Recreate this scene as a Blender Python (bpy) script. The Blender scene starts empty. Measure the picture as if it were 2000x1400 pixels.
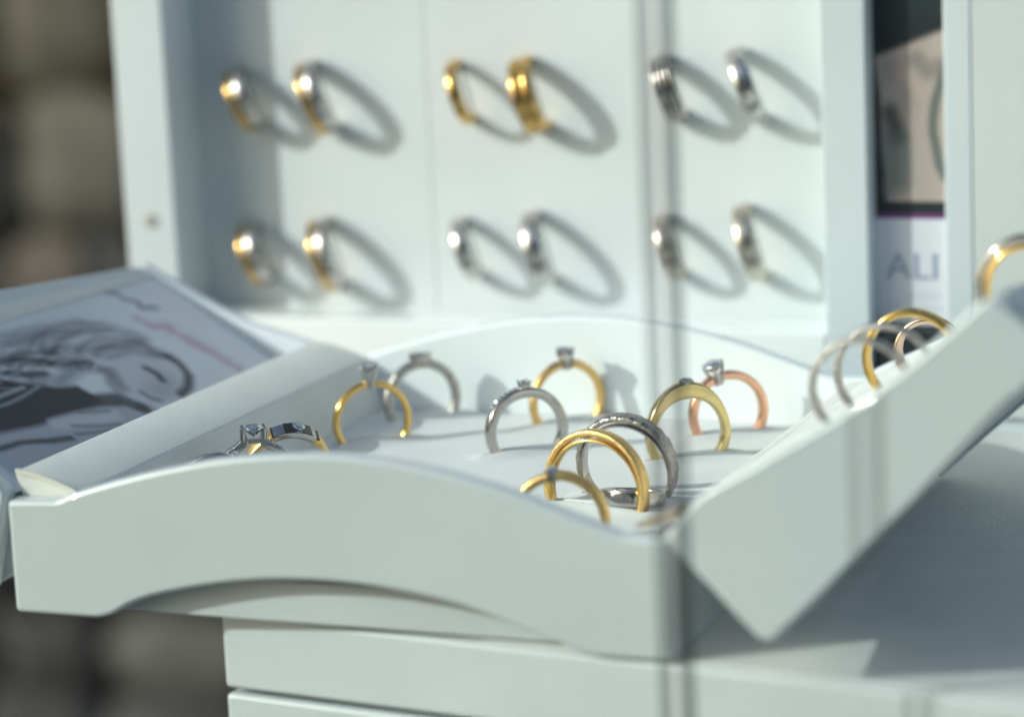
import bpy, bmesh, math, random
import numpy as np
from mathutils import Vector, Matrix
rnd = random.Random(7)
S = 0.001                      # every length below is written in millimetres
SC = bpy.context.scene
COL = SC.collection
R = math.radians

# ------------------------------------------------------------------ camera
cam = bpy.data.cameras.new('camera'); co = bpy.data.objects.new('camera', cam); COL.objects.link(co)
PITCH, YAW, ROLL = .195, .39, -.045
f = Vector((-math.sin(YAW)*math.cos(PITCH), math.cos(YAW)*math.cos(PITCH), -math.sin(PITCH)))
rt = Vector((math.cos(YAW), math.sin(YAW), 0)); up = rt.cross(f)
RR = math.cos(ROLL)*rt + math.sin(ROLL)*up; UU = -math.sin(ROLL)*rt + math.cos(ROLL)*up
M = Matrix((RR, UU, -f)).transposed().to_4x4(); M.translation = Vector((301.5, -461.2, 155.0))*S
co.matrix_world = M
cam.sensor_width = 36; cam.lens = 5373/2000*36
cam.clip_start = .02; cam.clip_end = 60
cam.dof.use_dof = True; cam.dof.focus_distance = .592; cam.dof.aperture_fstop = 7.3
SC.camera = co

# ------------------------------------------------------------------ light
SUN = Vector((-1.45, -1.0, .86)).normalized()
w = bpy.data.worlds.new('World'); SC.world = w; w.use_nodes = True
nt = w.node_tree; bg = nt.nodes['Background']
sky = nt.nodes.new('ShaderNodeTexSky'); sky.sky_type = 'NISHITA'; sky.sun_disc = False
sky.sun_elevation = math.asin(SUN.z); sky.sun_rotation = math.atan2(SUN.x, SUN.y)
sky.air_density = 1.0; sky.dust_density = 2.5; sky.ozone_density = 1.0
nt.links.new(sky.outputs[0], bg.inputs[0]); bg.inputs[1].default_value = .145
sl = bpy.data.lights.new('sun', 'SUN'); so = bpy.data.objects.new('sun', sl); COL.objects.link(so)
sl.energy = 2.85; sl.angle = R(.5); sl.color = (1, .985, .965)
so.rotation_euler = (-SUN).to_track_quat('-Z', 'Y').to_euler()
SC.view_settings.view_transform = 'Standard'; SC.view_settings.look = 'None'
SC.view_settings.exposure = 0.12; SC.view_settings.gamma = 1
SC.render.engine = 'CYCLES'
SC.cycles.use_denoising = True
SC.cycles.max_bounces = 12; SC.cycles.transparent_max_bounces = 16
SC.cycles.sample_clamp_indirect = 8

# ------------------------------------------------------------------ materials
def mat(name, col, rough=.5, metal=0, bump=0, bscale=300, var=0, vscale=20, coat=0, trans=0, ior=1.5, spec=.5, sheen=0, stretch=None):
    m = bpy.data.materials.new(name); m.use_nodes = True; n = m.node_tree; p = n.nodes['Principled BSDF']
    p.inputs['Base Color'].default_value = (*col, 1); p.inputs['Roughness'].default_value = rough
    p.inputs['Metallic'].default_value = metal; p.inputs['IOR'].default_value = ior
    p.inputs['Specular IOR Level'].default_value = spec
    p.inputs['Coat Weight'].default_value = coat; p.inputs['Transmission Weight'].default_value = trans
    p.inputs['Sheen Weight'].default_value = sheen
    tc = n.nodes.new('ShaderNodeTexCoord'); mp = n.nodes.new('ShaderNodeMapping')
    n.links.new(tc.outputs['Object'], mp.inputs[0])
    if stretch: mp.inputs['Scale'].default_value = stretch
    if var:
        t = n.nodes.new('ShaderNodeTexNoise'); t.inputs['Scale'].default_value = vscale; t.inputs['Detail'].default_value = 5
        n.links.new(mp.outputs[0], t.inputs[0])
        r = n.nodes.new('ShaderNodeMapRange'); r.inputs['From Min'].default_value = .3; r.inputs['From Max'].default_value = .7
        r.inputs['To Min'].default_value = 1-var; r.inputs['To Max'].default_value = 1+var*.4
        n.links.new(t.outputs['Fac'], r.inputs[0])
        x = n.nodes.new('ShaderNodeVectorMath'); x.operation = 'SCALE'; x.inputs[0].default_value = col
        n.links.new(r.outputs[0], x.inputs['Scale']); n.links.new(x.outputs[0], p.inputs['Base Color'])
        r2 = n.nodes.new('ShaderNodeMapRange'); r2.inputs['To Min'].default_value = rough*.8; r2.inputs['To Max'].default_value = min(1, rough*1.25)
        n.links.new(t.outputs['Fac'], r2.inputs[0]); n.links.new(r2.outputs[0], p.inputs['Roughness'])
    if bump:
        t = n.nodes.new('ShaderNodeTexNoise'); t.inputs['Scale'].default_value = bscale; t.inputs['Detail'].default_value = 4
        n.links.new(mp.outputs[0], t.inputs[0])
        b = n.nodes.new('ShaderNodeBump'); b.inputs['Strength'].default_value = bump; b.inputs['Distance'].default_value = .0003
        n.links.new(t.outputs['Fac'], b.inputs['Height']); n.links.new(b.outputs[0], p.inputs['Normal'])
    return m

WHITE = (.61, .675, .70)
lacquer = mat('white_lacquer', WHITE, .3, var=.09, vscale=9, bump=.03, bscale=900, coat=.9)
def scuff(m, col, amount=.5):
    n = m.node_tree; p = n.nodes['Principled BSDF']; src = p.inputs['Base Color'].links[0].from_socket
    tc = n.nodes.new('ShaderNodeTexCoord'); v = n.nodes.new('ShaderNodeTexVoronoi'); v.inputs['Scale'].default_value = 260
    n.links.new(tc.outputs['Object'], v.inputs['Vector'])
    a = n.nodes.new('ShaderNodeMapRange'); a.inputs['From Min'].default_value = .07; a.inputs['From Max'].default_value = .03
    n.links.new(v.outputs['Distance'], a.inputs[0])
    t = n.nodes.new('ShaderNodeTexNoise'); t.inputs['Scale'].default_value = 45; n.links.new(tc.outputs['Object'], t.inputs[0])
    b = n.nodes.new('ShaderNodeMapRange'); b.inputs['From Min'].default_value = .52; b.inputs['From Max'].default_value = .62; b.inputs['To Max'].default_value = amount
    n.links.new(t.outputs['Fac'], b.inputs[0])
    k = n.nodes.new('ShaderNodeMath'); k.operation = 'MULTIPLY'; n.links.new(a.outputs[0], k.inputs[0]); n.links.new(b.outputs[0], k.inputs[1])
    x = n.nodes.new('ShaderNodeMix'); x.data_type = 'RGBA'; x.inputs['B'].default_value = (*col, 1)
    n.links.new(src, x.inputs['A']); n.links.new(k.outputs[0], x.inputs['Factor']); n.links.new(x.outputs['Result'], p.inputs['Base Color'])
scuff(lacquer, (.42, .41, .36), .55)
lacquer2 = mat('white_lacquer_matt', (.595, .645, .665), .38, var=.07, vscale=25, bump=.05, bscale=700)
scuff(lacquer2, (.40, .38, .32), .6)
bright = mat('sun_painted_white_lacquer', (.87, .93, .95), .2, var=.04, vscale=18, bump=.03, bscale=900, coat=.3)  # same white lacquer, sun glow on the back panels put into a whiter colour
frame_m = mat('painted_frame', (.62, .69, .73), .4, var=.05, vscale=15)
foam = mat('white_velvet', (.66, .715, .735), .85, bump=.25, bscale=1500, var=.05, vscale=30, sheen=.2)
ledge_m = mat('gloss_ledge', (.90, .95, .96), .16, coat=.8)  # whiter than the frame, sunlit glow included in the colour
edge_brown = mat('worn_edge', (.42, .36, .25), .6, var=.3, vscale=200)
cream = mat('cream_piping', (.70, .69, .61), .8, bump=.3, bscale=2500)

def fabric_mat(name, col, per=.75, ang=0, amt=.6):
    m = mat(name, col, .8, sheen=.25); n = m.node_tree; p = n.nodes['Principled BSDF']
    tc = n.nodes.new('ShaderNodeTexCoord'); mp = n.nodes.new('ShaderNodeMapping'); mp.inputs['Rotation'].default_value = (0, 0, ang)
    n.links.new(tc.outputs['Object'], mp.inputs[0])
    hs = []
    for d, k in (('Y', 1.0), ('X', .8)):
        wv = n.nodes.new('ShaderNodeTexWave'); wv.bands_direction = d; wv.inputs['Scale'].default_value = k*.314/(per*S); wv.inputs['Distortion'].default_value = .6
        wv.inputs['Detail'].default_value = 1; wv.inputs['Detail Scale'].default_value = 3
        n.links.new(mp.outputs[0], wv.inputs[0]); hs.append(wv)
    mx = n.nodes.new('ShaderNodeMath'); mx.operation = 'MULTIPLY_ADD'; mx.inputs[1].default_value = .45
    n.links.new(hs[1].outputs['Fac'], mx.inputs[0]); n.links.new(hs[0].outputs['Fac'], mx.inputs[2])
    b = n.nodes.new('ShaderNodeBump'); b.inputs['Strength'].default_value = amt; b.inputs['Distance'].default_value = .00012
    n.links.new(mx.outputs[0], b.inputs['Height']); n.links.new(b.outputs[0], p.inputs['Normal'])
    t = n.nodes.new('ShaderNodeTexNoise'); t.inputs['Scale'].default_value = 60; t.inputs['Detail'].default_value = 6
    n.links.new(mp.outputs[0], t.inputs[0])
    ad = n.nodes.new('ShaderNodeMath'); ad.operation = 'MULTIPLY_ADD'; ad.inputs[1].default_value = .35
    n.links.new(mx.outputs[0], ad.inputs[0]); n.links.new(t.outputs['Fac'], ad.inputs[2])
    r = n.nodes.new('ShaderNodeMapRange'); r.inputs['From Min'].default_value = .4; r.inputs['From Max'].default_value = 1.1
    r.inputs['To Min'].default_value = .90; r.inputs['To Max'].default_value = 1.03
    n.links.new(ad.outputs[0], r.inputs[0])
    x = n.nodes.new('ShaderNodeVectorMath'); x.operation = 'SCALE'; x.inputs[0].default_value = col
    n.links.new(r.outputs[0], x.inputs['Scale']); n.links.new(x.outputs[0], p.inputs['Base Color'])
    return m
pad_m = fabric_mat('ribbed_fabric', (.77, .79, .785), per=.6, amt=.45)
flap_m = fabric_mat('ribbed_flap_fabric', (.85, .85, .81), per=.55, amt=.9)
leather = mat('grey_leatherette', (.70, .70, .68), .55, bump=.6, bscale=1100, var=.08, vscale=60)

scuff(leather, (.2, .2, .19), .7)
gold = mat('yellow_gold', (.86, .56, .17), .15, 1, var=.10, vscale=400)
gold_satin = mat('satin_gold', (.82, .55, .22), .34, 1, bump=.5, bscale=2500, var=.15, vscale=900)
gold_pale = mat('pale_gold', (.64, .51, .25), .15, 1, var=.10, vscale=400)
silver = mat('white_gold', (.52, .49, .465), .14, 1, var=.08, vscale=400)
silver_satin = mat('satin_white_gold', (.49, .455, .425), .28, 1, bump=.8, bscale=1800, var=.25, vscale=700)
rose = mat('rose_gold', (.76, .43, .29), .18, 1, var=.10, vscale=400)
rose_pale = mat('pale_rose_gold', (.82, .60, .46), .18, 1, var=.10, vscale=400)
dark_reflect = mat('painted_dark_reflection', (.02, .02, .018), .08)  # colour of the dark reflections in the two-tone ring's white top
diamond = mat('diamond', (.98, .99, 1), 0, trans=1, ior=2.42)
_n = diamond.node_tree; _g = _n.nodes.new('ShaderNodeBsdfGlossy'); _g.inputs['Roughness'].default_value = .03; _g.inputs['Color'].default_value = (.93, .96, 1, 1)
_x = _n.nodes.new('ShaderNodeMixShader'); _x.inputs[0].default_value = .55
_n.links.new(_n.nodes['Principled BSDF'].outputs[0], _x.inputs[1]); _n.links.new(_g.outputs[0], _x.inputs[2]); _n.links.new(_x.outputs[0], _n.nodes['Material Output'].inputs[0])
black = mat('black_board', (.012, .015, .02), .5)

glass = bpy.data.materials.new('window_glass'); glass.use_nodes = True
n = glass.node_tree; n.nodes.clear(); o_ = n.nodes.new('ShaderNodeOutputMaterial')
a_ = n.nodes.new('ShaderNodeBsdfTransparent'); a_.inputs[0].default_value = (.955, .985, .97, 1)
g_ = n.nodes.new('ShaderNodeBsdfGlossy'); g_.inputs['Roughness'].default_value = .0
lw = n.nodes.new('ShaderNodeLayerWeight'); lw.inputs[0].default_value = .5; pw = n.nodes.new('ShaderNodeMath'); pw.operation = 'POWER'; pw.inputs[1].default_value = 5
fr = n.nodes.new('ShaderNodeMath'); fr.operation = 'MULTIPLY_ADD'; fr.inputs[1].default_value = .6; fr.inputs[2].default_value = .015
n.links.new(lw.outputs['Facing'], pw.inputs[0]); n.links.new(pw.outputs[0], fr.inputs[0])
mx_ = n.nodes.new('ShaderNodeMixShader'); n.links.new(fr.outputs[0], mx_.inputs[0]); n.links.new(a_.outputs[0], mx_.inputs[1]); n.links.new(g_.outputs[0], mx_.inputs[2]); n.links.new(mx_.outputs[0], o_.inputs[0])
def strip_mat(name, tr, col, k):
    m = bpy.data.materials.new(name); m.use_nodes = True; n = m.node_tree; n.nodes.clear(); o = n.nodes.new('ShaderNodeOutputMaterial')
    a = n.nodes.new('ShaderNodeBsdfTransparent'); a.inputs[0].default_value = (*tr, 1)
    d = n.nodes.new('ShaderNodeBsdfPrincipled'); d.inputs['Base Color'].default_value = (*col, 1); d.inputs['Roughness'].default_value = .3
    x = n.nodes.new('ShaderNodeMixShader'); x.inputs[0].default_value = k
    n.links.new(a.outputs[0], x.inputs[1]); n.links.new(d.outputs[0], x.inputs[2]); n.links.new(x.outputs[0], o.inputs[0]); return m
edge_m = strip_mat('ground_glass_edge', (.72, .745, .735), (.34, .36, .36), .04)
edge_m2 = strip_mat('ground_glass_edge_dark', (.66, .69, .68), (.34, .36, .36), .04)
seal_m = strip_mat('clear_silicone', (1, 1, 1), (.85, .9, .9), .05)

# ------------------------------------------------------------------ helpers
def obj(name, verts, faces, m, parent=None, smooth=False, wn=False, loc=None, kind=None, label=None, mats=None, fm=None):
    me = bpy.data.meshes.new(name); me.from_pydata([tuple(c*S for c in v) for v in verts], [], faces)
    return _fin(name, me, m, parent, smooth, wn, loc, kind, label, mats, fm)
def _fin(name, me, m, parent=None, smooth=False, wn=False, loc=None, kind=None, label=None, mats=None, fm=None):
    me.materials.append(m)
    for x in (mats or []): me.materials.append(x)
    if fm is not None:
        for p, k in zip(me.polygons, fm): p.material_index = k
    o = bpy.data.objects.new(name, me); COL.objects.link(o)
    if smooth:
        for p in me.polygons: p.use_smooth = True
        if smooth != 'all': me.set_sharp_from_angle(angle=R(42))
    if wn:
        md = o.modifiers.new('wn', 'WEIGHTED_NORMAL'); md.keep_sharp = True
    if parent is not None: o.parent = parent
    if loc is not None: o.location = Vector(loc)*S
    if kind: o['kind'] = kind
    if label: o['label'] = label
    return o
def thing(name, loc, label, cat, group=None, rot=None):
    o = bpy.data.objects.new(name, None); COL.objects.link(o); o.empty_display_size = .01
    o.location = Vector(loc)*S; o['label'] = label; o['category'] = cat
    if rot is not None: o.rotation_euler = rot
    if group: o['group'] = group
    return o
def bevelled(name, bm, off, seg, m, parent=None, **k):
    bmesh.ops.recalc_face_normals(bm, faces=bm.faces)
    if off:
        es = [e for e in bm.edges if len(e.link_faces) == 2 and e.calc_face_angle(0) > R(25)]
        bmesh.ops.bevel(bm, geom=es, offset=off, segments=seg, profile=.5, affect='EDGES', clamp_overlap=True)
    bmesh.ops.triangulate(bm, faces=[q for q in bm.faces if len(q.verts) > 4])
    for v in bm.verts: v.co *= S
    me = bpy.data.meshes.new(name); bm.to_mesh(me); bm.free()
    return _fin(name, me, m, parent, smooth=True, wn=bool(off), **k)
def loft(name, sections, m, parent=None, off=0, seg=3, **k):
    """closed polygons (same count) joined one to the next and capped"""
    bm = bmesh.new(); rings = [[bm.verts.new(p) for p in s] for s in sections]; N = len(rings[0])
    bm.faces.new(rings[0]); bm.faces.new(list(reversed(rings[-1])))
    for a, b in zip(rings, rings[1:]):
        for i in range(N): bm.faces.new((a[i], b[i], b[(i+1) % N], a[(i+1) % N]))
    return bevelled(name, bm, off, seg, m, parent, **k)
def prismY(name, poly, y0, y1, m, parent=None, off=0, seg=3, **k):
    return loft(name, [[(x, y0, z) for x, z in poly], [(x, y1, z) for x, z in poly]], m, parent, off, seg, **k)
def box(name, a, b, m, parent=None, off=0, seg=3, **k):
    return prismY(name, [(a[0], a[2]), (b[0], a[2]), (b[0], b[2]), (a[0], b[2])], a[1], b[1], m, parent, off, seg, **k)

# ------------------------------------------------------------------ the place: ground, wall of stones
paving = mat('paving', (.16, .155, .145), .85, var=.35, vscale=3, bump=.5, bscale=60)
g = box('ground', (-9000, -9000, -1040), (9000, 9000, -1000), paving); g['kind'] = 'structure'
stone_light = mat('limestone', (.095, .091, .073), .9, var=.5, vscale=9, bump=1, bscale=40)
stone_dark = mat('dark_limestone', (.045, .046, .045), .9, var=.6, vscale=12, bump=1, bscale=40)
stone_warm = mat('warm_limestone', (.105, .088, .07), .9, var=.45, vscale=10, bump=1, bscale=40)
stone_pale = mat('pale_limestone', (.09, .092, .08), .9, var=.5, vscale=12, bump=1, bscale=40)  # paler stones mixed into the darker lower courses
mortar = mat('dark_mortar', (.035, .034, .028), .95, bump=.5, bscale=100)
wall = thing('stone_wall', (-900, 1760, -1000), 'rough grey-brown limestone wall far behind the white ring trays', 'wall')
def wobj(name, bm, m):
    me = bpy.data.meshes.new(name)
    for v in bm.verts: v.co = (v.co - Vector((-900, 1760, -1000)))*S
    bm.to_mesh(me); bm.free(); return _fin(name, me, m, wall, smooth='all')
bm = bmesh.new(); bmesh.ops.create_cube(bm, size=1); 
for v in bm.verts: v.co = Vector((-700+v.co.x*1800, 1790+v.co.y*120, -200+v.co.z*1600))
wobj('mortar_core', bm, mortar)
zs = [600, 470, 330, 210, 80, -72, -205, -330, -455, -560, -640, -770, -860, -1000]
for r in range(len(zs)-1):
    z1, z0 = zs[r], zs[r+1]; x = -1590 + rnd.uniform(0, 60)
    big = z0 >= -210
    if z1 == -72: x = -1063-2*165
    while x < 120:
        wd = (rnd.uniform(135, 190) if big else rnd.uniform(55, 210))
        if z1 == -72: wd = 165
        bm = bmesh.new(); bmesh.ops.create_cube(bm, size=1)
        bmesh.ops.subdivide_edges(bm, edges=bm.edges, cuts=2, use_grid_fill=True)
        for v in bm.verts:
            u, q, t = v.co
            d = 1 - .10*(abs(u)*2)**4*(abs(t)*2)**4
            v.co = Vector((x+wd/2+u*(wd-10)*d, 1725+q*70+rnd.uniform(-7, 7), (z0+z1)/2+t*(z1-z0-10)*d))
            v.co.x += rnd.uniform(-11, 11); v.co.z += rnd.uniform(-11, 11)
        m = rnd.choice([stone_light]*3+[stone_warm]) if big or z0 > -460 else rnd.choice([stone_dark]*4+[stone_pale, stone_light])
        if z1 == -205: m = rnd.choice([stone_warm, stone_dark, stone_light])
        wobj('stone', bm, m); x += wd

# ------------------------------------------------------------------ plinth blocks under the trays
def slab(name, z1, z0, label, cat, m):
    t = thing(name, (200, 100, z0), label, cat)
    a = Vector((41.6, 10.3)); e = Vector((165.9, -17.3)).normalized(); q = Vector((-e.y, e.x))
    def P(s, d): return (a.x+e.x*s+q.x*d-200, a.y+e.y*s+q.y*d-100)
    pts = [P(0, 0), P(420, 0), P(420, 230), P(0, 230)]
    loft('body', [[(x, y, 0) for x, y in pts], [(x, y, z1-z0) for x, y in pts]], m, t, 1.1, 4)
    return t, P
t, P = slab('display_base', -0.4, -15.9, 'upper white slab directly under the flat arched ring tray', 'base', lacquer2)
pts = [P(3, 2.2), P(415, 2.2), P(415, 226), P(3, 226)]
loft('leatherette_top', [[(x, y, 15.3) for x, y in pts], [(x, y, 15.85) for x, y in pts]], leather, t, .2, 2)
slab('plinth', -17.0, -1000, 'lower white plinth beneath the slab at the bottom edge', 'plinth', lacquer)

# ------------------------------------------------------------------ flat centre tray
W, D = 141.2, 150
topc = [(0, 23.5), (11, 24.1), (14.3, 25.3), (22.7, 28.0), (34.5, 31.2), (46.1, 33.7), (57.4, 35.4), (68.5, 36.2), (79.4, 36.0), (90.0, 35.0), (100.4, 33.1), (110.7, 30.6), (120.8, 27.3), (130.0, 24.2), (133.5, 23.5), (W, 23.5)]
botc = [(0, 0), (19.2, .1), (26.5, 3.3), (32.5, 5.6), (44.3, 8.4), (55.7, 10.2), (66.9, 10.9), (77.8, 10.8), (88.6, 9.8), (99.1, 8.0), (109.5, 5.0), (119.7, 1.7), (127, 0), (W, 0)]
def smooth_line(pts, lo, hi, n):
    """resample between indices lo..hi with Catmull-Rom"""
    out = list(pts[:lo+1])
    for i in range(lo, hi):
        p0, p1, p2, p3 = [Vector(pts[max(0, min(len(pts)-1, j))]) for j in (i-1, i, i+1, i+2)]
        for k in range(1, n+1):
            s = k/n; q = .5*((2*p1)+(p2-p0)*s+(2*p0-5*p1+4*p2-p3)*s*s+(3*p1-p0-3*p2+p3)*s**3); out.append((q.x, q.y))
    return out + list(pts[hi+1:])
TOP = smooth_line(topc, 1, 14, 3); BOT = smooth_line(botc, 1, 12, 3)
def arch_panel(name, y0, y1, m, parent):
    xs_ = sorted(set([round(x, 3) for x, z in TOP+BOT])); xs_ = [x for i, x in enumerate(xs_) if i == 0 or x-xs_[i-1] > .35 or x in (0, W)]
    it = lambda C, x: float(np.interp(x, [p[0] for p in C], [p[1] for p in C]))
    bm = bmesh.new(); cols = [[bm.verts.new((x, y, z)) for y, z in ((y0, it(BOT, x)), (y0, it(TOP, x)), (y1, it(TOP, x)), (y1, it(BOT, x)))] for x in xs_]
    for a, b in zip(cols, cols[1:]):
        for i in range(4): bm.faces.new((a[i], b[i], b[(i+1) % 4], a[(i+1) % 4]))
    bm.faces.new(cols[0]); bm.faces.new(cols[-1][::-1])
    return bevelled(name, bm, 1.15, 5, m, parent)
tray = thing('ring_tray', (0, 0, 0), 'flat white ring tray with arched front and back panels in the centre', 'ring tray')
arch_panel('front_panel', 0, 5, lacquer, tray)
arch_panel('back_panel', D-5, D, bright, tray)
for x0 in (0.3, W-3.3):
    box('side_panel', (x0, 5.1, 0), (x0+3, D-5.1, 23.0), lacquer, tray, .5, 2)
box('tray_bottom', (3.4, 5.2, 0.6), (W-3.4, D-5.2, 9.0), lacquer2, tray, .4, 2)
# the pad: a raised lens with a slit at every ring
SL = [(31.2, 108.6, .75, 9), (32.6, 134.6, .80, 9), (70.7, 106.6, .76, 9), (69.2, 137, .83, 9), (109, 108.2, .71, 9), (110.9, 132.4, .71, 9),
      (31, 49.5, .75, 9), (31, 62, .8, 9), (31, 30, .75, 9), (107, 33, .18, 9), (104.3, 61.6, -.2, 11), (107.8, 71.2, -.07, 9)]
nx, ny = 270, 300; xs = np.linspace(3.5, W-3.5, nx); ys = np.linspace(5.3, D-5.3, ny)
X, Y = np.meshgrid(xs, ys); Z = np.full_like(X, 11.9)
for cx, cy, a, L in SL:
    u = (X-cx)*math.cos(a)+(Y-cy)*math.sin(a); v = -(X-cx)*math.sin(a)+(Y-cy)*math.cos(a)
    le = np.clip(1-(u/(L+5))**2, 0, 1)
    Z += 1.7*le**.8*np.exp(-(v/3.4)**2) - 2.6*np.clip(1-(u/(L+1.5))**2, 0, 1)**.4*np.exp(-(v/.55)**2)
Z += .12*np.sin(X*.21+Y*.13)
vs = np.stack([X, Y, Z], -1).reshape(-1, 3).tolist()
fs = [(j*nx+i, j*nx+i+1, (j+1)*nx+i+1, (j+1)*nx+i) for j in range(ny-1) for i in range(nx-1)]
obj('floor_pad', vs, fs, pad_m, tray, smooth='all')
fl = [(0.4, 23.2), (-.9, 27.6), (-.3, 28.5), (4, 27.9), (9, 26.4), (13.2, 24.8), (14.2, 24.1), (17.6, 12.2), (17.0, 9.2), (4, 9.2), (3.6, 23.2)]
prismY('side_flap', fl, 5.6, D-5.4, flap_m, tray, .25, 2)
pp = [(-.5, 29.0), (4, 28.4), (9, 26.9), (13.2, 25.3), (14.6, 24.3), (14.0, 23.7), (12.9, 24.1), (8.8, 25.7), (3.8, 27.2), (-.6, 27.9)]
prismY('piping', pp, 4.9, 5.7, cream, tray, .2, 2)
prismY('side_flap', [(W-3.8, 9.2), (W-8, 9.2), (W-8.5, 12), (W-5.2, 22.6), (W-1.2, 23.5), (W-.5, 23.45), (W-.4, 23.1), (W-3.6, 23.1)], 5.6, D-5.4, flap_m, tray, .25, 2)
prismY('worn_corner', [(W-9, 23.9), (W-6.2, 23.9), (W+.2, 26.1), (W-.6, 27.4), (W-4, 25.9)], 5.8, 13, edge_brown, tray, .2, 2)

# ------------------------------------------------------------------ tilted side trays
wr = thing('tilted_ring_tray', (150, 70, 0), 'tilted white ring tray rising to the right of the centre tray', 'ring tray', group='tilted trays either side of the centre tray')
def sh(pts, y, o=(150, 70, 0)): return [(x-o[0], y-o[1], z-o[2]) for x, z in pts]
ftop = [(143.6, 26.6), (150.5, 34.6), (153, 36.3), (160, 40.4), (167.5, 45.0), (175, 49.5), (182, 54.3), (189, 60.0), (196.5, 66.5), (202, 71.6), (204, 72)]
fbot = [(216, 62), (205.5, 53.3), (190, 36), (181.8, 27.6), (172, 17), (163.7, 8.6), (161, 9)]
ftop_b = [(139.5, 23.9), (143, 26), (147, 28.0), (153, 30.7), (160.8, 34.3), (167, 38), (174, 41.8), (181, 45.7), (188, 50), (194, 54), (196, 54)]
fbot_b = [(206, 44), (197, 36), (184, 25), (176, 18), (166, 9), (157, .6), (155, 2)]
def mixp(a, b, k): return [(p[0]*(1-k)+q[0]*k, p[1]*(1-k)+q[1]*k) for p, q in zip(a, b)]
F, B = ftop+fbot, ftop_b+fbot_b
loft('front_panel', [sh(F, -10), sh(mixp(F, B, .03), -5)], lacquer, wr, 1.3, 5)
loft('back_panel', [sh(mixp(F, B, .97), 145), sh(B, 150)], lacquer, wr, 1.0, 4)
def lower(pts, d): return [(x+.62*d, z-.78*d) for x, z in pts]
I0, I1 = mixp(F, B, .031), mixp(F, B, .969)
i0 = lower(I0[0:10], .9)+[(x-1, z+.8) for x, z in I0[11:]]; i1 = lower(I1[0:10], .9)+[(x-1, z+.8) for x, z in I1[11:]]
loft('pad', [sh(i0, -4.9), sh(i1, 144.9)], pad_m, wr, 0)
e0 = [I0[9], I0[10], I0[11], (I0[11][0]-2.5, I0[11][1]-2), (I0[9][0]-1.5, I0[9][1]-3.5)]
e1 = [I1[9], I1[10], I1[11], (I1[11][0]-2.5, I1[11][1]-2), (I1[9][0]-1.5, I1[9][1]-3.5)]
loft('end_panel', [sh([(x+.4, z+.4) for x, z in e0], -4.8), sh([(x+.4, z+.4) for x, z in e1], 144.8)], lacquer2, wr, .3, 2)

wl = thing('tilted_card_tray', (-30, 70, 0), 'tilted white tray holding a portrait card, left of the centre tray', 'tray', group='tilted trays either side of the centre tray')
def sl_(pts, y): return sh(pts, y, (-30, 70, 0))
lf = [(-.9, 24.3), (-5, 28.5), (-16, 35), (-28, 42), (-38, 48.4), (-47, 55), (-51.5, 58), (-58, 47), (-44, 34), (-20, 14), (-6.5, 3.4)]
lb = [(-.9, 26.3), (-8, 28.6), (-19.5, 31.6), (-28, 35.2), (-33.7, 37.9), (-44, 43.2), (-50, 46.4), (-56, 36), (-44, 26), (-20, 11), (-6.5, 3.4)]
loft('front_panel', [sl_(lf, 1.2), sl_(mixp(lf, lb, .03), 6)], lacquer, wl, 1.0, 4)
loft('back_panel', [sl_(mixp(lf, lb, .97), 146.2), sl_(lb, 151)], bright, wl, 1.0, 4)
cf = [(-3, 17.2), (-46.3, 44.4), (-50, 40), (-42, 32), (-20, 13.5), (-7, 4.2), (-3, 8)]
cb = [(-3, 15.2), (-45.8, 41.6), (-49, 38), (-42, 26), (-20, 11.5), (-7, 4.2), (-3, 8)]
loft('body', [sl_(cf, 6.1), sl_(cb, 146.1)], lacquer2, wl, 0)
rf = [(-46.6, 40), (-46.6, 54.6), (-51, 57.6), (-54.5, 50)]
rb = [(-46.0, 38), (-46.0, 44.2), (-50, 46.2), (-53, 40)]
loft('outer_rim', [sl_(rf, 6.1), sl_(rb, 146.1)], lacquer2, wl, .7, 3)

# ------------------------------------------------------------------ printed card (a print is flat: colour attribute on a fine sheet)
def soft(A, B, pts, rad, feather=1.2, closed=False):
    feather = feather*1.35
    d = np.full(A.shape, 1e9)
    q = pts+[pts[0]] if closed else pts
    if len(q) == 1: q = q*2
    for (x0, y0), (x1, y1) in zip(q, q[1:]):
        L = (x1-x0)**2+(y1-y0)**2+1e-9; t = np.clip(((A-x0)*(x1-x0)+(B-y0)*(y1-y0))/L, 0, 1)
        d = np.minimum(d, np.hypot(A-x0-t*(x1-x0), B-y0-t*(y1-y0)))
    if closed:
        ins = np.zeros(A.shape, bool)
        for (x0, y0), (x1, y1) in zip(q, q[1:]):
            c = ((y0 > B) != (y1 > B)); xx = (x1-x0)*(B-y0)/((y1-y0) if y1 != y0 else 1e-9)+x0
            ins ^= c & (A < xx)
        d = np.where(ins, 0, d)
    return np.clip(1-(d-rad)/feather, 0, 1)
def print_mat(name, rough):
    m = mat(name, (1, 1, 1), rough); n = m.node_tree; a = n.nodes.new('ShaderNodeAttribute'); a.attribute_name = 'print'
    n.links.new(a.outputs['Color'], n.nodes['Principled BSDF'].inputs['Base Color']); return m
def sheet(name, fn, na, nb, P3, m, parent, paint):
    A, B = np.meshgrid(np.linspace(0, fn[0], na), np.linspace(0, fn[1], nb))
    C = paint(A, B)
    vs = [P3(a, b) for a, b in zip(A.ravel(), B.ravel())]
    fs = [(j*na+i, j*na+i+1, (j+1)*na+i+1, (j+1)*na+i) for j in range(nb-1) for i in range(na-1)]
    o = obj(name, vs, fs, m, parent)
    at = o.data.color_attributes.new('print', 'FLOAT_COLOR', 'POINT')
    at.data.foreach_set('color', np.concatenate([C.reshape(-1, 3), np.ones((C.size//3, 1))], 1).ravel().astype('f'))
    return o
def blend(C, k, col): return C*(1-k[..., None])+np.array(col)*k[..., None]
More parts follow.
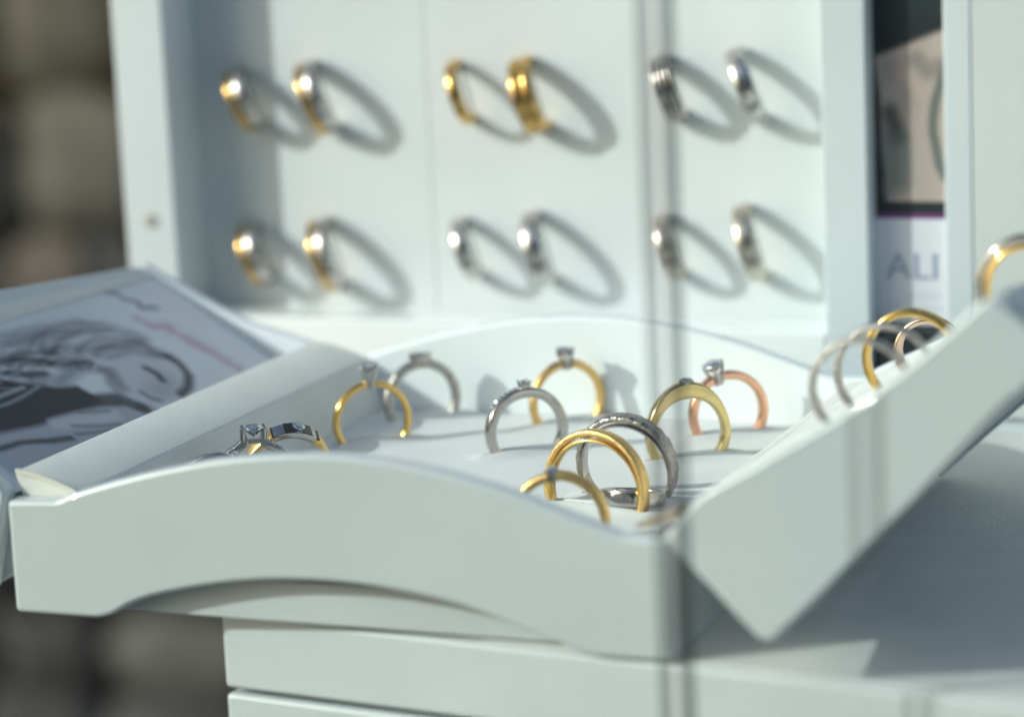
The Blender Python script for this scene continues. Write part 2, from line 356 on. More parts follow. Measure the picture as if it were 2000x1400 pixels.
def wob(A, B, s, seed):
    r = np.random.RandomState(seed); out = np.zeros(A.shape)
    for k in range(7):
        th = r.uniform(0, 6.28); fq = s*r.uniform(.5, 2.2); out += np.sin(fq*(A*math.cos(th)+B*math.sin(th))+r.uniform(0, 6.28))/7
    return out
def paint_card(A, B):
    A = A+1.0*wob(A, B, .25, 1); B = B+.8*wob(A, B, .3, 2)
    C = np.ones(A.shape+(3,))*np.array([.78, .81, .86])
    C = blend(C, .10*(wob(A, B, .3, 3) > .05), (.5, .52, .58))
    dk, md, lg, sk = (.02, .022, .035), (.17, .18, .22), (.38, .40, .46), (.62, .63, .68)
    C = blend(C, .55*soft(A, B, [(77, 5), (62, 7), (47, 8), (40, 12.5), (35, 17)], 1.0, 2.5), md)
    C = blend(C, .45*soft(A, B, [(92, 4), (75, 8), (58, 10), (46, 12)], .6, 2.5), md)
    C = blend(C, .8*soft(A, B, [(125, 44), (60, 44), (62, 37), (80, 33), (110, 31), (125, 31)], 0, 2, True), lg)
    C = blend(C, .95*soft(A, B, [(48, 21), (41, 24), (37, 30), (40, 35), (48, 38.5), (60, 37.5), (64, 32), (60, 25)], .3, 2.2, True), sk)
    C = blend(C, .35*soft(A, B, [(46, 33), (52, 35)], 1, 4), md)
    C = blend(C, .85*soft(A, B, [(70, 12.2), (60, 15.2), (47, 17.2), (38, 19.5), (33.8, 26.9)], .8, 2.0), md)
    C = blend(C, .8*soft(A, B, [(57, 19.4), (44.4, 20.2), (36, 25.4)], .3, 1.5), md)
    C = blend(C, .95*soft(A, B, [(88.7, 10.5), (79.5, 13), (72.6, 17.4), (62, 20)], .7, 2), dk)
    C = blend(C, .9*soft(A, B, [(97, 12), (90, 15), (84, 18), (79, 19)], .6, 1.5), dk)
    C = blend(C, .7*soft(A, B, [(104, 18.4), (89.7, 20.3), (78, 22), (66.9, 21), (59, 24), (62, 30)], .5, 2), md)
    C = blend(C, 1.0*soft(A, B, [(130, 13), (95.7, 16.5), (90.1, 21), (82.4, 24.5), (76, 26), (75, 31), (88.1, 32), (102.9, 31), (130, 27)], .4, 1.6, True), dk)
    C = blend(C, .9*soft(A, B, [(88.1, 29.6), (76.8, 31.5), (68.2, 33.4), (65.3, 38)], 1.6, 1.5), dk)
    C = blend(C, .9*soft(A, B, [(34, 26), (34, 30), (36.5, 34), (41.8, 37), (47, 38.3)], .5, 1.3), dk)
    C = blend(C, .95*soft(A, B, [(47.4, 27.3), (46.3, 29.4), (46.9, 31.9)], .35, 1.2), dk)
    C = blend(C, .8*soft(A, B, [(58, 33.6), (58, 36.1), (56.3, 37.8)], .3, 1.2), md)
    C = blend(C, .6*soft(A, B, [(60.6, 23.9), (64.8, 29), (66.7, 35)], .3, 1.5), md)
    C = blend(C, .9*soft(A, B, [(96, 34), (86, 35.2), (76, 37)], 1.2, 1.5), sk)
    for p in ([(92, 36), (78, 40)], [(94, 38.6), (83, 40.5)], [(86, 33.2), (76, 35.5)]): C = blend(C, .7*soft(A, B, p, .1, .8), md)
    C = blend(C, .85*soft(A, B, [(126, 34.5), (113, 35.4), (104, 37.9), (97, 39)], .3, 1.0), dk)
    C = blend(C, .5*soft(A, B, [(90, 16.5), (83, 14.6), (75, 20)], .2, .8), sk)
    # signature strokes: a short black flourish and a loose violet-pink script line
    C = blend(C, .8*soft(A, B, [(26, -1), (21, 1.6), (21.5, 4), (18.5, 6.4), (20.4, 8.6), (15, 10.2)], .2, .9), (.05, .05, .08))
    pk = []; 
    base = [(27.2, 10.6), (25.3, 15.8), (21, 16.1), (20.8, 19.5), (19.7, 22.9), (18.8, 25.5), (17.3, 29.5), (17.1, 33.4), (16.3, 39.5)]
    for i in range(len(base)-1):
        for k in range(4):
            t = k/4; x = base[i][0]*(1-t)+base[i+1][0]*t; y = base[i][1]*(1-t)+base[i+1][1]*t
            pk.append((x+(1.5 if k % 2 else -1.5)*(1 if i % 3 else .4), y))
    for dx, dy, ra in ((0, 0, .42), (1.0, .7, .25), (-1.1, .4, .2)):
        C = blend(C, .22*soft(A, B, [(x+dx*math.sin(i*1.9), y+dy*math.cos(i*2.3)) for i, (x, y) in enumerate(pk)], ra, 1.1), (.50, .15, .32))
    r_ = np.random.RandomState(4)          # loose hair strands
    for k in range(46):
        a0, b0 = r_.uniform(60, 132), r_.uniform(4, 24); L = r_.uniform(14, 34); dr_ = r_.uniform(-.25, .05)
        st = [(a0-L*q, b0+dr_*L*q*(1-q)*4-(q*L)*.06+r_.uniform(-.2, .2)) for q in np.linspace(0, 1, 6)]
        C = blend(C, r_.uniform(.15, .5)*soft(A, B, st, .06, r_.uniform(.5, 1.1)), dk if r_.rand() > .45 else (.7, .72, .78))
    return C
p0 = Vector((-45.2, 146, 42.6)); q1 = Vector((-.8, -74, 1.7)).normalized(); q2 = Vector((.8513, -.0212, -.5243)).normalized()
def card3(a, b):
    p = p0+q1*a+q2*b+Vector((.02, 0, .03))*0
    return (p.x+30-.3, p.y-70, p.z+.35)
card = thing('portrait_card', (-30, 70, 0), 'printed card with a grey portrait of a lying woman and violet script', 'card')
sheet('printed_face', (144, 47), 400, 150, lambda a, b: tuple(Vector(card3(a, b))+Vector((.5, 0, .8))*.35), print_mat('card_print', .6), card, paint_card)
cc = [card3(0, 0), card3(144.3, 0), card3(144.3, 47.2), card3(0, 47.2)]
loft('card_stock', [cc, [tuple(Vector(c)+Vector((.5, 0, .8))*.3) for c in cc]], mat('card_white', (.66, .69, .72), .5), card)

# ------------------------------------------------------------------ wall display behind
YP, YF = 210, 193
cab = thing('wall_ring_display', (20, 205, 20), 'upright white ring display board with six pairs of rings', 'display board')
def cb_(name, a, b, m, off=.6, **k):
    return box(name, (a[0]-20, a[1]-205, a[2]-20), (b[0]-20, b[1]-205, b[2]-20), m, cab, off, 3, **k)
cb_('pad', (-66, YP, 18), (4.62, YP+6, 190), foam, .25)
cb_('pad', (4.7, YP, 18), (73.62, YP+6, 190), foam, .25)
cb_('pad', (73.7, YP, 18), (117.5, YP+6, 190), foam, .25)
cb_('post', (-80.3, YF, -.4), (-64.8, YP+8, 194), frame_m)
cb_('post', (117.6, YF, -.4), (129.1, YP+8, 194), frame_m)
cb_('top_rail', (-64.7, YF+2, 190.2), (117.5, YP+8, 194), frame_m)
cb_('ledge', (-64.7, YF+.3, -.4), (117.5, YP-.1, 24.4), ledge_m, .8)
cb_('backing', (-64.7, YP+6.2, -.4), (117.5, YP+8, 190), frame_m, .2)
sc = [(2.1*math.cos(a), 2.1*math.sin(a)) for a in np.linspace(0, 2*math.pi, 17)[:-1]]
prismY('screw_head', [(x-72.3-20, z+50.4-20) for x, z in sc], YF-205-.35, YF-205+.5, mat('screw_metal', (.45, .47, .45), .4, .6), cab, .15, 2)

# poster between the two displays
pb = thing('poster', (136, 200, 26), 'black poster with a pale face and a white lettered footer, between the display boards', 'poster')
def paint_poster(A, B):      # A: 0..30 from x=121, B: 0..110 from z=26
    Xp = A+129.3+.5*wob(A, B, .3, 5); Zp = B+26
    C = np.ones(A.shape+(3,))*np.array([.010, .014, .018])
    C = blend(C, .5*(soft(Xp, Zp, [(126, 104), (142, 108)], 2, 8)), (.02, .04, .045))
    fig = [(130.5, 92), (138, 94.8), (149.0, 98.8), (152, 99), (152, 56), (146.5, 56.2), (132.9, 57), (131.9, 79.9)]
    C = blend(C, soft(Xp, Zp, fig, 0, 1.2, True), (.44, .37, .34))
    C = blend(C, .5*soft(Xp, Zp, [(134, 90), (138, 85), (135, 76)], 1.2, 3), (.22, .20, .20))
    C = blend(C, .8*soft(Xp, Zp, [(133.4, 79), (134.6, 76), (135.2, 73)], .8, 1.8), (.02, .035, .035))
    C = blend(C, .6*soft(Xp, Zp, [(136.2, 72), (136, 62)], 1.0, 2), (.10, .15, .15))
    C = blend(C, .55*soft(Xp, Zp, [(133, 72), (133.4, 66), (133, 60)], .8, 2), (.12, .15, .15))
    C = blend(C, .8*soft(Xp, Zp, [(147.2, 90), (144.6, 82), (144.0, 74), (145.4, 66), (147, 63)], .5, 1.0), (.04, .09, .09))
    C = blend(C, .6*soft(Xp, Zp, [(140, 92), (143, 89), (147, 91)], .8, 1.8), (.15, .14, .15))
    C = blend(C, .6*soft(Xp, Zp, [(138, 88), (141, 84)], .6, 1.8), (.5, .4, .34))
    C = blend(C, soft(Xp, Zp, [(110, 54.8), (160, 54.8)], .15, .3)*0+1.0*((Zp < 57) & (Zp > 53.9)), (.012, .02, .022))
    C = blend(C, 1.0*((Zp <= 53.9) & (Zp > 52.7)), (.16, .04, .20))
    C = blend(C, 1.0*(Zp <= 52.7), (.70, .72, .79))
    C = blend(C, .5*soft(Xp, Zp, [(137, 33.2), (146, 33.2)], .25, .4)*(np.sin(Xp*4) > -.2), (.3, .36, .5))
    C = blend(C, .4*soft(Xp, Zp, [(139, 30.2), (146, 30.2)], .2, .4)*(np.sin(Xp*5) > 0), (.3, .36, .5))
    return C
sheet('printed_face', (17.9, 165), 90, 500, lambda a, b: (a+129.3-136, -.35, b), print_mat('poster_print', .45), pb, paint_poster)
box('poster_board', (-6.7, -.3, 0), (11.2, 1.2, 165), mat('board_edge', (.5, .5, .5), .6), pb, 0)
ink = mat('pale_blue_ink', (.30, .37, .52), .6)
cu = bpy.data.curves.new('lettering', 'FONT'); cu.body = 'ALI'; cu.size = 9.5*S; cu.extrude = .00005; cu.space_character = 1.02
to = bpy.data.objects.new('lettering_src', cu); COL.objects.link(to)
bpy.context.view_layer.update()
me = bpy.data.meshes.new_from_object(to); COL.objects.unlink(to); bpy.data.objects.remove(to)
to = _fin('lettering', me, ink, pb); to.rotation_euler = (R(90), 0, 0); to.location = Vector((-4.4, -.5, 11.6))*S
box('dark_box', (129.4, 195, -.4), (147.2, 203, 25.4), black, None, .5, 2)
o = bpy.data.objects['dark_box']; o['label'] = 'low black box below the poster between the white posts'; o['category'] = 'box'
c2 = thing('side_display', (190, 205, 0), 'second white display board cut off at the right edge', 'display board')
box('post', (147.5-190, 196-205, -.4), (154.5-190, 12, 194), frame_m, c2, .6, 3)
box('pad', (154.55-190, 196.15-205, 4), (300-190, 211-205, 190), mat('grey_velvet', (.60, .64, .64), .85, bump=.25, bscale=1500), c2, .05, 1)
box('base_rail', (154.6-190, 198-205, -.4), (300-190, 211-205, 3.9), frame_m, c2, .5, 3)

# ------------------------------------------------------------------ rings
def band(name, r, w, t, m, parent, top=1.0, flat=0.0, sq=2.4, prof=None, a0=0, a1=360, dy=0, n=120, wtop=1.0, dr=0, label=None, zc=None, pinch=0):
    """band in the XZ plane round (0,0,zc); w along Y, t radial; top/wtop scale the section near the top"""
    zc = r if zc is None else zc
    full = (a1-a0) >= 360; nn = n if full else max(6, int(n*(a1-a0)/360)); K = 18; vs = []
    for i in range(nn if full else nn+1):
        a = R(a0+(a1-a0)*i/nn)           # measured from the top
        k = max(0, math.cos(a))**3; kw = 1+(wtop-1)*k; kt = 1+(top-1)*k
        if pinch: kw *= 1-pinch*math.exp(-(math.degrees(a if a < math.pi else a-2*math.pi)/14)**2)
        for j in range(K):
            b = 2*math.pi*j/K; cx, cy = math.cos(b), math.sin(b)
            px = math.copysign(abs(cx)**(2/sq), cx)*t/2*kt; py = math.copysign(abs(cy)**(2/sq), cy)*w/2*kw
            if prof: px += prof(py/(w/2*kw), cx, i/nn)*t
            rr = r-t/2+px+(kt-1)*t/2+dr
            vs.append((rr*math.sin(a), py+dy, zc+rr*math.cos(a)))
    N = nn if full else nn+1
    fs = [(i*K+j, i*K+(j+1) % K, ((i+1) % N)*K+(j+1) % K, ((i+1) % N)*K+j) for i in range(nn) for j in range(K)]
    if not full: fs += [tuple(range(K))[::-1], tuple(range((N-1)*K, N*K))]
    return obj(name, vs, fs, m, parent, smooth=True, label=label)
def cyl(name, p0, p1, r0, r1, m, parent, n=10, tip=0, loc=None):
    p0, p1 = Vector(p0), Vector(p1); ax = (p1-p0).normalized(); u = ax.orthogonal().normalized(); v = ax.cross(u)
    rings = [(p0, r0), (p1, r1)]
    if tip: rings += [(p1+ax*r1*.5*tip, r1*1.15), (p1+ax*r1*tip, r1*.8), (p1+ax*r1*1.3*tip, r1*.2)]
    vs = []; 
    for c, rr in rings:
        for k in range(n): a = 2*math.pi*k/n; vs.append(tuple(c+u*rr*math.cos(a)+v*rr*math.sin(a)))
    fs = [(i*n+j, i*n+(j+1) % n, (i+1)*n+(j+1) % n, (i+1)*n+j) for i in range(len(rings)-1) for j in range(n)]
    fs += [tuple(range(n))[::-1], tuple(range((len(rings)-1)*n, len(rings)*n))]
    return obj(name, vs, fs, m, parent, smooth=True)
def gem(name, c, r, parent, nrm=(0, 0, 1), m=None, n=8):
    """round brilliant: table, crown, girdle, pavilion, all flat facets"""
    c = Vector(c); Z_ = Vector(nrm).normalized(); U = Vector((1, 0, 0)); U = (U-Z_*U.dot(Z_)).normalized(); V = Z_.cross(U)
    P_ = lambda rr, a, h: tuple(c+U*rr*math.cos(a)+V*rr*math.sin(a)+Z_*h)
    vs = [P_(r*.56, 2*math.pi*(k+.5)/n, r*.33) for k in range(n)]
    vs += [P_(r*.80, 2*math.pi*k/n, r*.19) for k in range(n)]
    vs += [P_(r, 2*math.pi*(k+.5)/n, r*.03) for k in range(n)]
    vs += [P_(r, 2*math.pi*(k+.5)/n, -r*.03) for k in range(n)]
    vs += [P_(r*.55, 2*math.pi*k/n, -r*.42) for k in range(n)]
    vs += [tuple(c-Z_*r*.86)]
    fs = [tuple(range(n))]
    for k in range(n):
        j = (k+1) % n; A, B_, C_, D_, E_ = 0, n, 2*n, 3*n, 4*n
        fs += [(A+k, B_+k, A+(k-1) % n)] if False else []
        fs += [(A+(k-1) % n, B_+k, A+k), (A+k, B_+k, C_+k), (A+(k-1) % n, C_+(k-1) % n, B_+k), (B_+k, C_+(k-1) % n, C_+k)] if False else [(A+(k-1) % n, C_+(k-1) % n, B_+k), (A+(k-1) % n, B_+k, A+k), (A+k, B_+k, C_+k), (B_+k, C_+(k-1) % n, C_+k)]
        fs += [(C_+k, C_+(k-1) % n, D_+(k-1) % n, D_+k), (D_+k, D_+(k-1) % n, E_+k), (E_+k, E_+(k-1) % n, 5*n), (D_+(k-1) % n, D_+(k-1) % n, E_+k)][:3]
        fs += [(E_+k, D_+k, E_+j)] if False else [(D_+k, E_+k, E_+j), ]
    fs = [q for q in fs if len(set(q)) == len(q)]
    o = obj(name, vs, fs, m or diamond, parent)
    bm = bmesh.new(); bm.from_mesh(o.data); bmesh.ops.recalc_face_normals(bm, faces=bm.faces); bm.to_mesh(o.data); bm.free()
    return o
def head(parent, zt, r, h, m, prongs=4, ang=45, pr=.32, flare=1.0, lean=(0, 0), gemk=1.0):
    """prong setting: collar, gallery, tapered prongs, brilliant; zt = top of the band"""
    b = Vector((lean[0], lean[1], 0))
    s = cyl('setting', (0, 0, zt-.9), tuple(Vector((0, 0, zt+h*.30))+b*.3), r*.42, r*.62, m, parent, 16)
    for k in range(prongs):
        a = R(ang+360*k/prongs)
        cyl('prong', (r*.42*math.cos(a), r*.42*math.sin(a), zt-.6), (r*flare*1.02*math.cos(a)+b.x, r*flare*1.02*math.sin(a)+b.y, zt+h*.82), pr, pr*.85, m, s, 8, tip=1)
    gem('diamond', (b.x, b.y, zt+h*.84), r*1.04*gemk, parent)
def ring(loc, yaw, r, label, group=None, lean=0, spin=0, name='ring', cz=None):
    """cz: height of the ring's centre. lean tips the plane, spin turns the ring in its own plane"""
    t = thing(name, (0, 0, 0), label, 'ring', group)
    Mx = Matrix.Rotation(yaw, 4, 'Z') @ Matrix.Rotation(lean, 4, 'X') @ Matrix.Rotation(spin, 4, 'Y')
    c = Vector((loc[0], loc[1], loc[2]))*S; Mx.translation = c - (Mx.to_3x3() @ Vector((0, 0, r)))*S
    t.matrix_world = Mx; return t
def wring(c, ax, tdir, r, label, group=None, name='ring'):
    """ring whose plane holds the directions tdir (its local X) and out (its local Z)"""
    t = thing(name, (0, 0, 0), label, 'ring', group)
    z = Vector(ax).normalized(); x = Vector(tdir); x = (x-z*x.dot(z)).normalized(); y = z.cross(x)
    Mx = Matrix((x, y, z)).transposed().to_4x4(); Mx.translation = (Vector(c)-z*r)*S
    t.matrix_world = Mx; return t

G1 = 'upright rings in the flat tray'
# gold solitaire, left
r = 9.7; t = ring((31.2, 108.6, 17.3), .75, r, 'slim yellow gold ring with a tall open prong setting, left of the flat tray', G1)
band('band', r, 2.1, 1.7, gold, t, top=.95, a0=7, a1=353); head(t, 2*r-1.3, 1.75, 5.2, silver, 4, 20, .6, 1.1, gemk=.85)
# silver with flat bezel, behind it
r = 10.0; t = ring((32.6, 134.6, 16.9), .80, r, 'white gold ring with a flat low bezel, behind the gold prong ring', G1)
band('band', r, 2.4, 2.3, silver_satin, t)
s = loft('bezel', [[(a*math.cos(q)*2.9, a*math.sin(q)*1.7, z) for q in np.linspace(0, 6.283, 25)[:-1]] for a, z in ((.80, 2*r-.8), (1.0, 2*r+.5), (1.0, 2*r+1.3), (.9, 2*r+1.5))], silver, t, 0)
gem('diamond', (0, 0, 2*r+1.25), 1.3, t)
# silver with pave shoulder, centre
r = 10.0; t = ring((70.7, 107.2, 17.0), .74, r, 'white gold ring with small diamonds set down its left shoulder', G1)
band('band', r, 2.6, 2.3, silver, t, top=1.05, sq=4)
s = cyl('setting', (-.2, 0, 2*r-.7), (-.2, 0, 2*r+.9), 1.0, 1.35, silver, t, 14)
for k in range(4):
    a = R(45+90*k); cyl('prong', (-.2+1.2*math.cos(a), 1.2*math.sin(a), 2*r+.2), (-.2+1.55*math.cos(a), 1.55*math.sin(a), 2*r+1.45), .26, .24, silver, s, 8, tip=1)
gem('diamond', (-.2, 0, 2*r+1.25), 1.35, t)
for k in range(6):
    a = R(-14-7.5*k); rr = r+.02; s = cyl('bead_setting', ((rr-.3)*math.sin(a), 0, r+(rr-.3)*math.cos(a)), ((rr+.25)*math.sin(a), 0, r+(rr+.25)*math.cos(a)), .62, .62, silver, t, 10)
    gem('diamond', ((rr+.3)*math.sin(a), 0, r+(rr+.3)*math.cos(a)), .56, s, (math.sin(a), 0, math.cos(a)))
# gold, many prongs
r = 10.1; t = ring((69.2, 137.3, 17.3), .85, r, 'yellow gold ring with a crown of close grey prongs, rear middle of the flat tray', G1)
band('band', r, 2.4, 2.0, gold_satin, t, a0=10, a1=350)
for sgn in (-1, 1): band('bridge', r+.1, 1.2, .7, rose_pale, t, a0=7 if sgn > 0 else -27, a1=27 if sgn > 0 else -7)
head(t, 2*r-1.5, 2.2, 4.6, silver, 6, 0, .5, .92)
# pale gold, tapered shoulders
r = 10.0; t = ring((109.1, 108.2, 17.6), .70, r, 'olive-gold ring with broad tapered shoulders and a sunk diamond', G1)
band('band', r, 2.7, 1.9, gold_pale, t, top=2.0, sq=5, wtop=.85)
s = cyl('setting', (0, 0, 2*r+.1), (0, 0, 2*r+2.1), .4, 1.75, silver, t, 14)
gem('diamond', (0, 0, 2*r+2.25), 1.55, t)
# rose gold solitaire
r = 9.9; t = ring((110.9, 132.4, 17.3), .72, r, 'rose gold ring with a large round diamond in a four-prong head', G1, spin=R(-17))
band('band', r, 2.6, 2.05, rose, t, sq=4, a0=8, a1=352); head(t, 2*r-1.9, 2.5, 4.9, silver, 6, 10, .38, 1.02)
# broad gold band
G2 = 'wide bands crowded at the front right corner of the flat tray'
def groove(yy, cx, s_): return -.18*math.exp(-(yy/.12)**2)*(cx > 0)
r = 12.5; t = ring((104.3, 61.6, 16.4), -.2, r, 'large court-shaped satin gold band standing at the front right corner', G2, lean=R(-2))
band('band', r, 3.0, 1.5, gold_satin, t, sq=3.2); band('inner_band', r-1.0, 2.9, .7, gold, t, sq=4)
r = 11.3; t = ring((107.8, 71.2, 19.2), -.07, r, 'large white gold band with a textured outside, behind the satin gold band', G2, lean=.11)
band('band', r, 3.6, 1.4, silver_satin, t, sq=3.0, prof=lambda yy, cx, s_: (.10*math.sin(yy*9+s_*150) if cx > .2 else 0)); band('inner_band', r-.95, 3.4, .65, silver, t, sq=4)
# flat lying band
r = 6.9; t = wring((111.2, 65, 13.9), (0, .97, -.2), (1, 0, 0), r, 'polished white gold band lying on its side behind the large satin gold band', G2)
band('band', r, 3.4, 1.0, silver, t, sq=3.5)
# front gold bypass ring
r = 10.2; t = ring((106.8, 33.5, 16.6), .18, r, 'gold crossover ring with a small blue-white stone, nearest the front rim', G1, spin=R(-6))
band('band', r, 2.3, 2.0, gold_satin, t, a0=-178, a1=-5, dy=-.3); band('band', r+.1, 2.5, 2.1, gold_satin, t, a0=5, a1=180, dy=.3)
s = cyl('setting', (0, 0, 2*r-2.0), (0, 0, 2*r+.3), 1.1, 1.45, silver_satin, t, 14); gem('diamond', (0, 0, 2*r+.5), 1.4, t)
# left front three
G3 = 'rings half hidden behind the arched front panel'
r = 9.8; t = ring((31, 49.5, 16.6), .55, r, 'white gold ring with a wide square-cut stone between upright shoulders', G3)
band('band', r, 2.4, 2.0, silver, t, a0=17, a1=343)
for sgn in (-1, 1):
    prismS = [(sgn*4.6, 2*r-1.5), (sgn*3.0, 2*r-.2), (sgn*2.9, 2*r+2.5), (sgn*1.7, 2*r+2.5), (sgn*1.35, 2*r-.1), (sgn*1.35, 2*r-1.3), (sgn*3.2, 2*r-2.4), (sgn*4.6, 2*r-2.6)]
    prismY('shoulder', prismS, -1.1, 1.1, silver, t, .2, 2)
prismY('bridge', [(-1.6, 2*r-.9), (1.6, 2*r-.9), (1.6, 2*r-.1), (-1.6, 2*r-.1)], -.9, .9, silver, t, .15, 2)
gem('diamond', (0, 0, 2*r+2.3), 2.3, t, n=8)
for sx in (-1, 1):
    for sy in (-1, 1): cyl('claw', (sx*2.3, sy*.9, 2*r), (sx*2.3, sy*1.15, 2*r+2.5), .4, .4, silver, t, 8, tip=1)
r = 9.6; t = ring((32.8, 60.8, 18.1), .62, r, 'two-tone ring, yellow gold sides and white top with dark reflections put in as squares', G3, spin=R(12), lean=R(24))
band('band', r, 3.4, 1.7, gold_satin, t, a0=27, a1=328, sq=4); band('white_section', r+.2, 3.6, 1.9, silver, t, sq=7, a0=-32, a1=27)
for a in (-27, -10, 13, 25):
    a_ = R(a); c = Vector((math.sin(a_), 0, math.cos(a_))); tn = Vector((c.z, 0, -c.x)); o0 = Vector((0, 0, r))+c*(r-.1)
    h_ = .55 if abs(a) < 20 else .35
    sq_ = [[tuple(o0+tn*(i*1.2)+Vector((0, j*1.72, 0))+c*k) for i, j in ((-1, -1), (1, -1), (1, 1), (-1, 1))] for k in (0, h_)]
    loft('dark_reflection_tile', sq_, dark_reflect, t, .1, 2)  # dark reflections on the polished top, built as black tiles
gem('diamond', (math.sin(R(1.5))*(r+.9), 0, r+math.cos(R(1.5))*(r+.9)), 1.45, t)
r = 9.6; t = ring((30.5, 33.5, 17.9), .35, r, 'thin plain white gold ring, only its top showing over the front panel', G3, lean=R(8))
band('band', r, 1.9, 1.5, silver, t); s = cyl('setting', (3.6, 0, 2*r-1.4), (4.1, 0, 2*r-.4), .7, .8, silver, t, 10); gem('diamond', (4.15, 0, 2*r-.3), .8, s, (.4, 0, 1))

# rings on the tilted tray
G4 = 'rings standing in the tilted tray on the right'
sd = Vector((.79, 0, .61)); nd = Vector((-.61, 0, .79))
def tilt_ring(x, y, z, r, label, up_=3.0):
    c = Vector((x, y, z))+nd*up_
    return wring(c, nd, sd, r, label, G4)
r = 10.2; t = tilt_ring(170.9, 30, 45.4, r, 'thin white gold ring lowest on the tilted tray', 1.4); band('band', r, 2.4, 1.5, silver_satin, t)
r = 10.2; t = tilt_ring(170.3, 50, 44.3, r, 'thin white gold ring second from the bottom of the tilted tray', 1.4); band('band', r, 2.6, 1.5, silver_satin, t)
r = 10.2; t = tilt_ring(170.2, 72, 43.0, r, 'grooved bright yellow gold ring behind the two thin white gold rings', 1.2)
band('band', r, 1.5, 1.5, gold, t, dy=-.8); band('band', r, 1.5, 1.5, gold, t, dy=.8)
r = 7.6; t = tilt_ring(166.6, 104, 37.4, r, 'pale rose gold double band behind the grooved yellow gold ring', 2)
band('band', r, 1.7, 1.5, rose_pale, t, dy=-.9); band('band', r, 1.7, 1.5, rose_pale, t, dy=.9)
r = 10.2; t = tilt_ring(201.4, 52, 57.8, r, 'double yellow and white gold ring at the right edge', 6)
band('yellow_band', r-1.3, 2.0, 1.3, gold, t, dy=-1.0, zc=r); band('white_band', r+.5, 3.2, 1.6, silver, t, dy=-.4, zc=r)

# rings on the upright board, six pairs
WR = [(-47.9, 82.2, 8.8, 'two', 'smaller two-tone ring, top left pair'), (-25.8, 82.6, 10.3, 'two', 'larger two-tone ring, top left pair'),
      (16.1, 83.7, 8.8, 'gold', 'smaller yellow gold ring, top middle pair'), (35.7, 82.9, 10.2, 'goldw', 'larger wide yellow gold ring, top middle pair'),
      (73.8, 84.5, 8.8, 'grv', 'smaller ridged white gold ring, top right pair'), (94.8, 85.0, 10.2, 'silw', 'larger white gold ring, top right pair'),
      (-47.2, 39.5, 8.8, 'two', 'smaller two-tone ring, lower left pair'), (-25.1, 39.8, 10.3, 'two', 'larger two-tone ring with a pale stone, lower left pair'),
      (15.9, 41.9, 8.8, 'sil', 'smaller white gold ring, lower middle pair'), (36.7, 42.4, 10.2, 'silw', 'larger white gold ring, lower middle pair'),
      (72.8, 43.4, 8.8, 'chm', 'smaller champagne gold ring, lower right pair'), (94.8, 44.8, 10.2, 'chw', 'larger champagne gold ring, lower right pair')]
gold_wall = mat('brown_gold', (.66, .43, .15), .2, 1, var=.15, vscale=400)
champ_wall = mat('satin_champagne', (.60, .55, .47), .3, 1, var=.2, vscale=500)
silver_wall = mat('satin_silver', (.58, .56, .54), .27, 1, var=.2, vscale=500)
champ = mat('champagne_gold', (.62, .55, .42), .2, 1, var=.1, vscale=400)
slit_m = mat('slit_shadow_foam', (.30, .33, .34), .9)
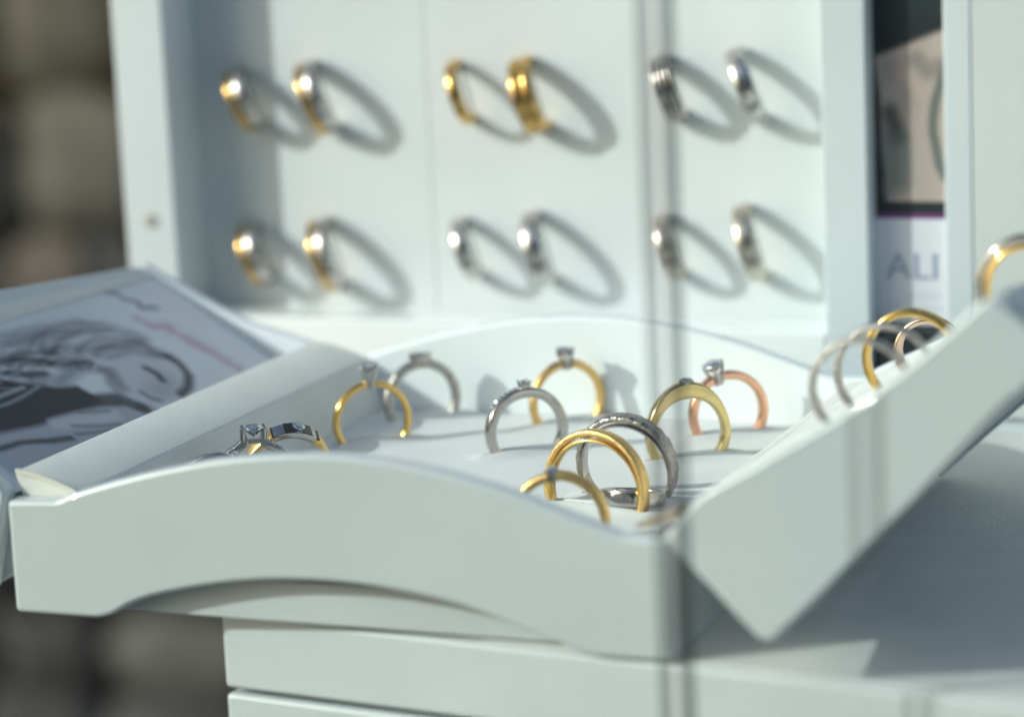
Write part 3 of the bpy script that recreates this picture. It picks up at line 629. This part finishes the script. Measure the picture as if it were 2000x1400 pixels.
for x, z, r, k, lb_ in WR:
    jt = math.sin(x*1.7+z); tdir = Vector((.30+.05*jt, 0, -.954+.02*jt)); c = Vector((x, YP-3.2, z))
    t = wring(c, (.2+.05*jt, -.98, 0), tdir, r, lb_+' on the upright board', 'rings on the upright display board')
    u2 = (tdir.x, tdir.z); v2 = (-tdir.z, tdir.x); hl_ = math.sqrt(r*r-9)+1.6
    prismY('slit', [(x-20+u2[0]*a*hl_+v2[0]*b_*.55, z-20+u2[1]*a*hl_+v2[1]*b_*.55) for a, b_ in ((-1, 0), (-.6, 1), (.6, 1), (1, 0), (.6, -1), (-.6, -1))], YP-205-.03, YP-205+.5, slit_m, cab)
    if k == 'two':
        band('yellow_band', r, 2.2, 2.0, gold_wall, t, dy=-1.9); band('white_band', r, 3.8, 2.1, silver_wall, t, dy=1.0)
        a = R(72); s = cyl('setting', (0+(r-.4)*math.sin(a), 1.2, r+(r-.4)*math.cos(a)), ((r+.9)*math.sin(a), 1.2, r+(r+.9)*math.cos(a)), 1.0, 1.2, silver, t, 12)
        gem('diamond', ((r+.95)*math.sin(a), 1.2, r+(r+.95)*math.cos(a)), 1.1, s, (math.sin(a), 0, math.cos(a)))
    elif k == 'gold': band('band', r, 3.4, 1.9, gold_wall, t)
    elif k == 'goldw': band('band', r, 3.0, 2.1, gold_wall, t, dy=-1.6); band('band', r, 3.0, 2.0, gold_wall, t, dy=1.5)
    elif k == 'grv':
        for d in (-1.8, 0, 1.8): band('ridge', r, 1.8, 1.9, silver, t, dy=d)
    elif k in ('sil', 'silw'): band('band', r, 4.4 if k == 'sil' else 5.2, 1.9, silver_wall, t, sq=2.3)
    else: band('band', r, 4.4 if k == 'chm' else 5.0, 1.8, champ_wall, t, sq=2.6)
    if k == 'silw' and z > 60:
        a = R(66); gem('diamond', ((r+.2)*math.sin(a), .8, r+(r+.2)*math.cos(a)), 1.0, t, (math.sin(a), 0, math.cos(a)))

# ------------------------------------------------------------------ shop glass in front
JX, JY = 151.6, -30.0
fac = thing('unseen_opposite_house', (2500, -7200, -1000), 'unseen brown rendered house front across the street, added for dark reflections', 'house')  # unseen house behind the camera, added to give the metal dark reflections
render_m = mat('brown_render', (.19, .165, .14), .9, var=.3, vscale=2, bump=.4, bscale=30); win_m = mat('dark_window', (.03, .035, .04), .08)
box('wall', (-6500, -300, 0), (6500, 0, 5200), render_m, fac, 20, 2)
for kx in range(8):
    for kz in (900, 3100):
        x_ = -5900+kx*1600; f_ = box('window_frame', (x_, .5, kz), (x_+900, 40, kz+1400), frame_m, fac, 10, 2); box('pane', (x_+80, 41, kz+80), (x_+820, 46, kz+1320), win_m, f_, 0)
gl = thing('glass_pane', (JX-150, JY, -100), 'left clear glass pane ending at the upright joint', 'glass pane', 'glass panes meeting at the upright joint')
box('glass', (-250, -.1, 0), (147.3, .1, 441), glass, gl)
box('ground_edge', (147.35, -.15, 0), (149.9, .15, 441), edge_m, gl)
gr = thing('glass_pane', (JX+150, JY, -100), 'right clear glass pane beginning at the upright joint', 'glass pane', 'glass panes meeting at the upright joint')
box('glass', (-145.7, -.1, 0), (250, .1, 441), glass, gr)
box('ground_edge', (-148.85, -.15, 0), (-145.75, .15, 441), edge_m2, gr)
sj = box('silicone_joint', (JX-.08, JY-.2, -100), (JX+1.13, JY+.2, 341), seal_m)
sj['label'] = 'clear silicone seam between the two glass panes'; sj['category'] = 'joint'
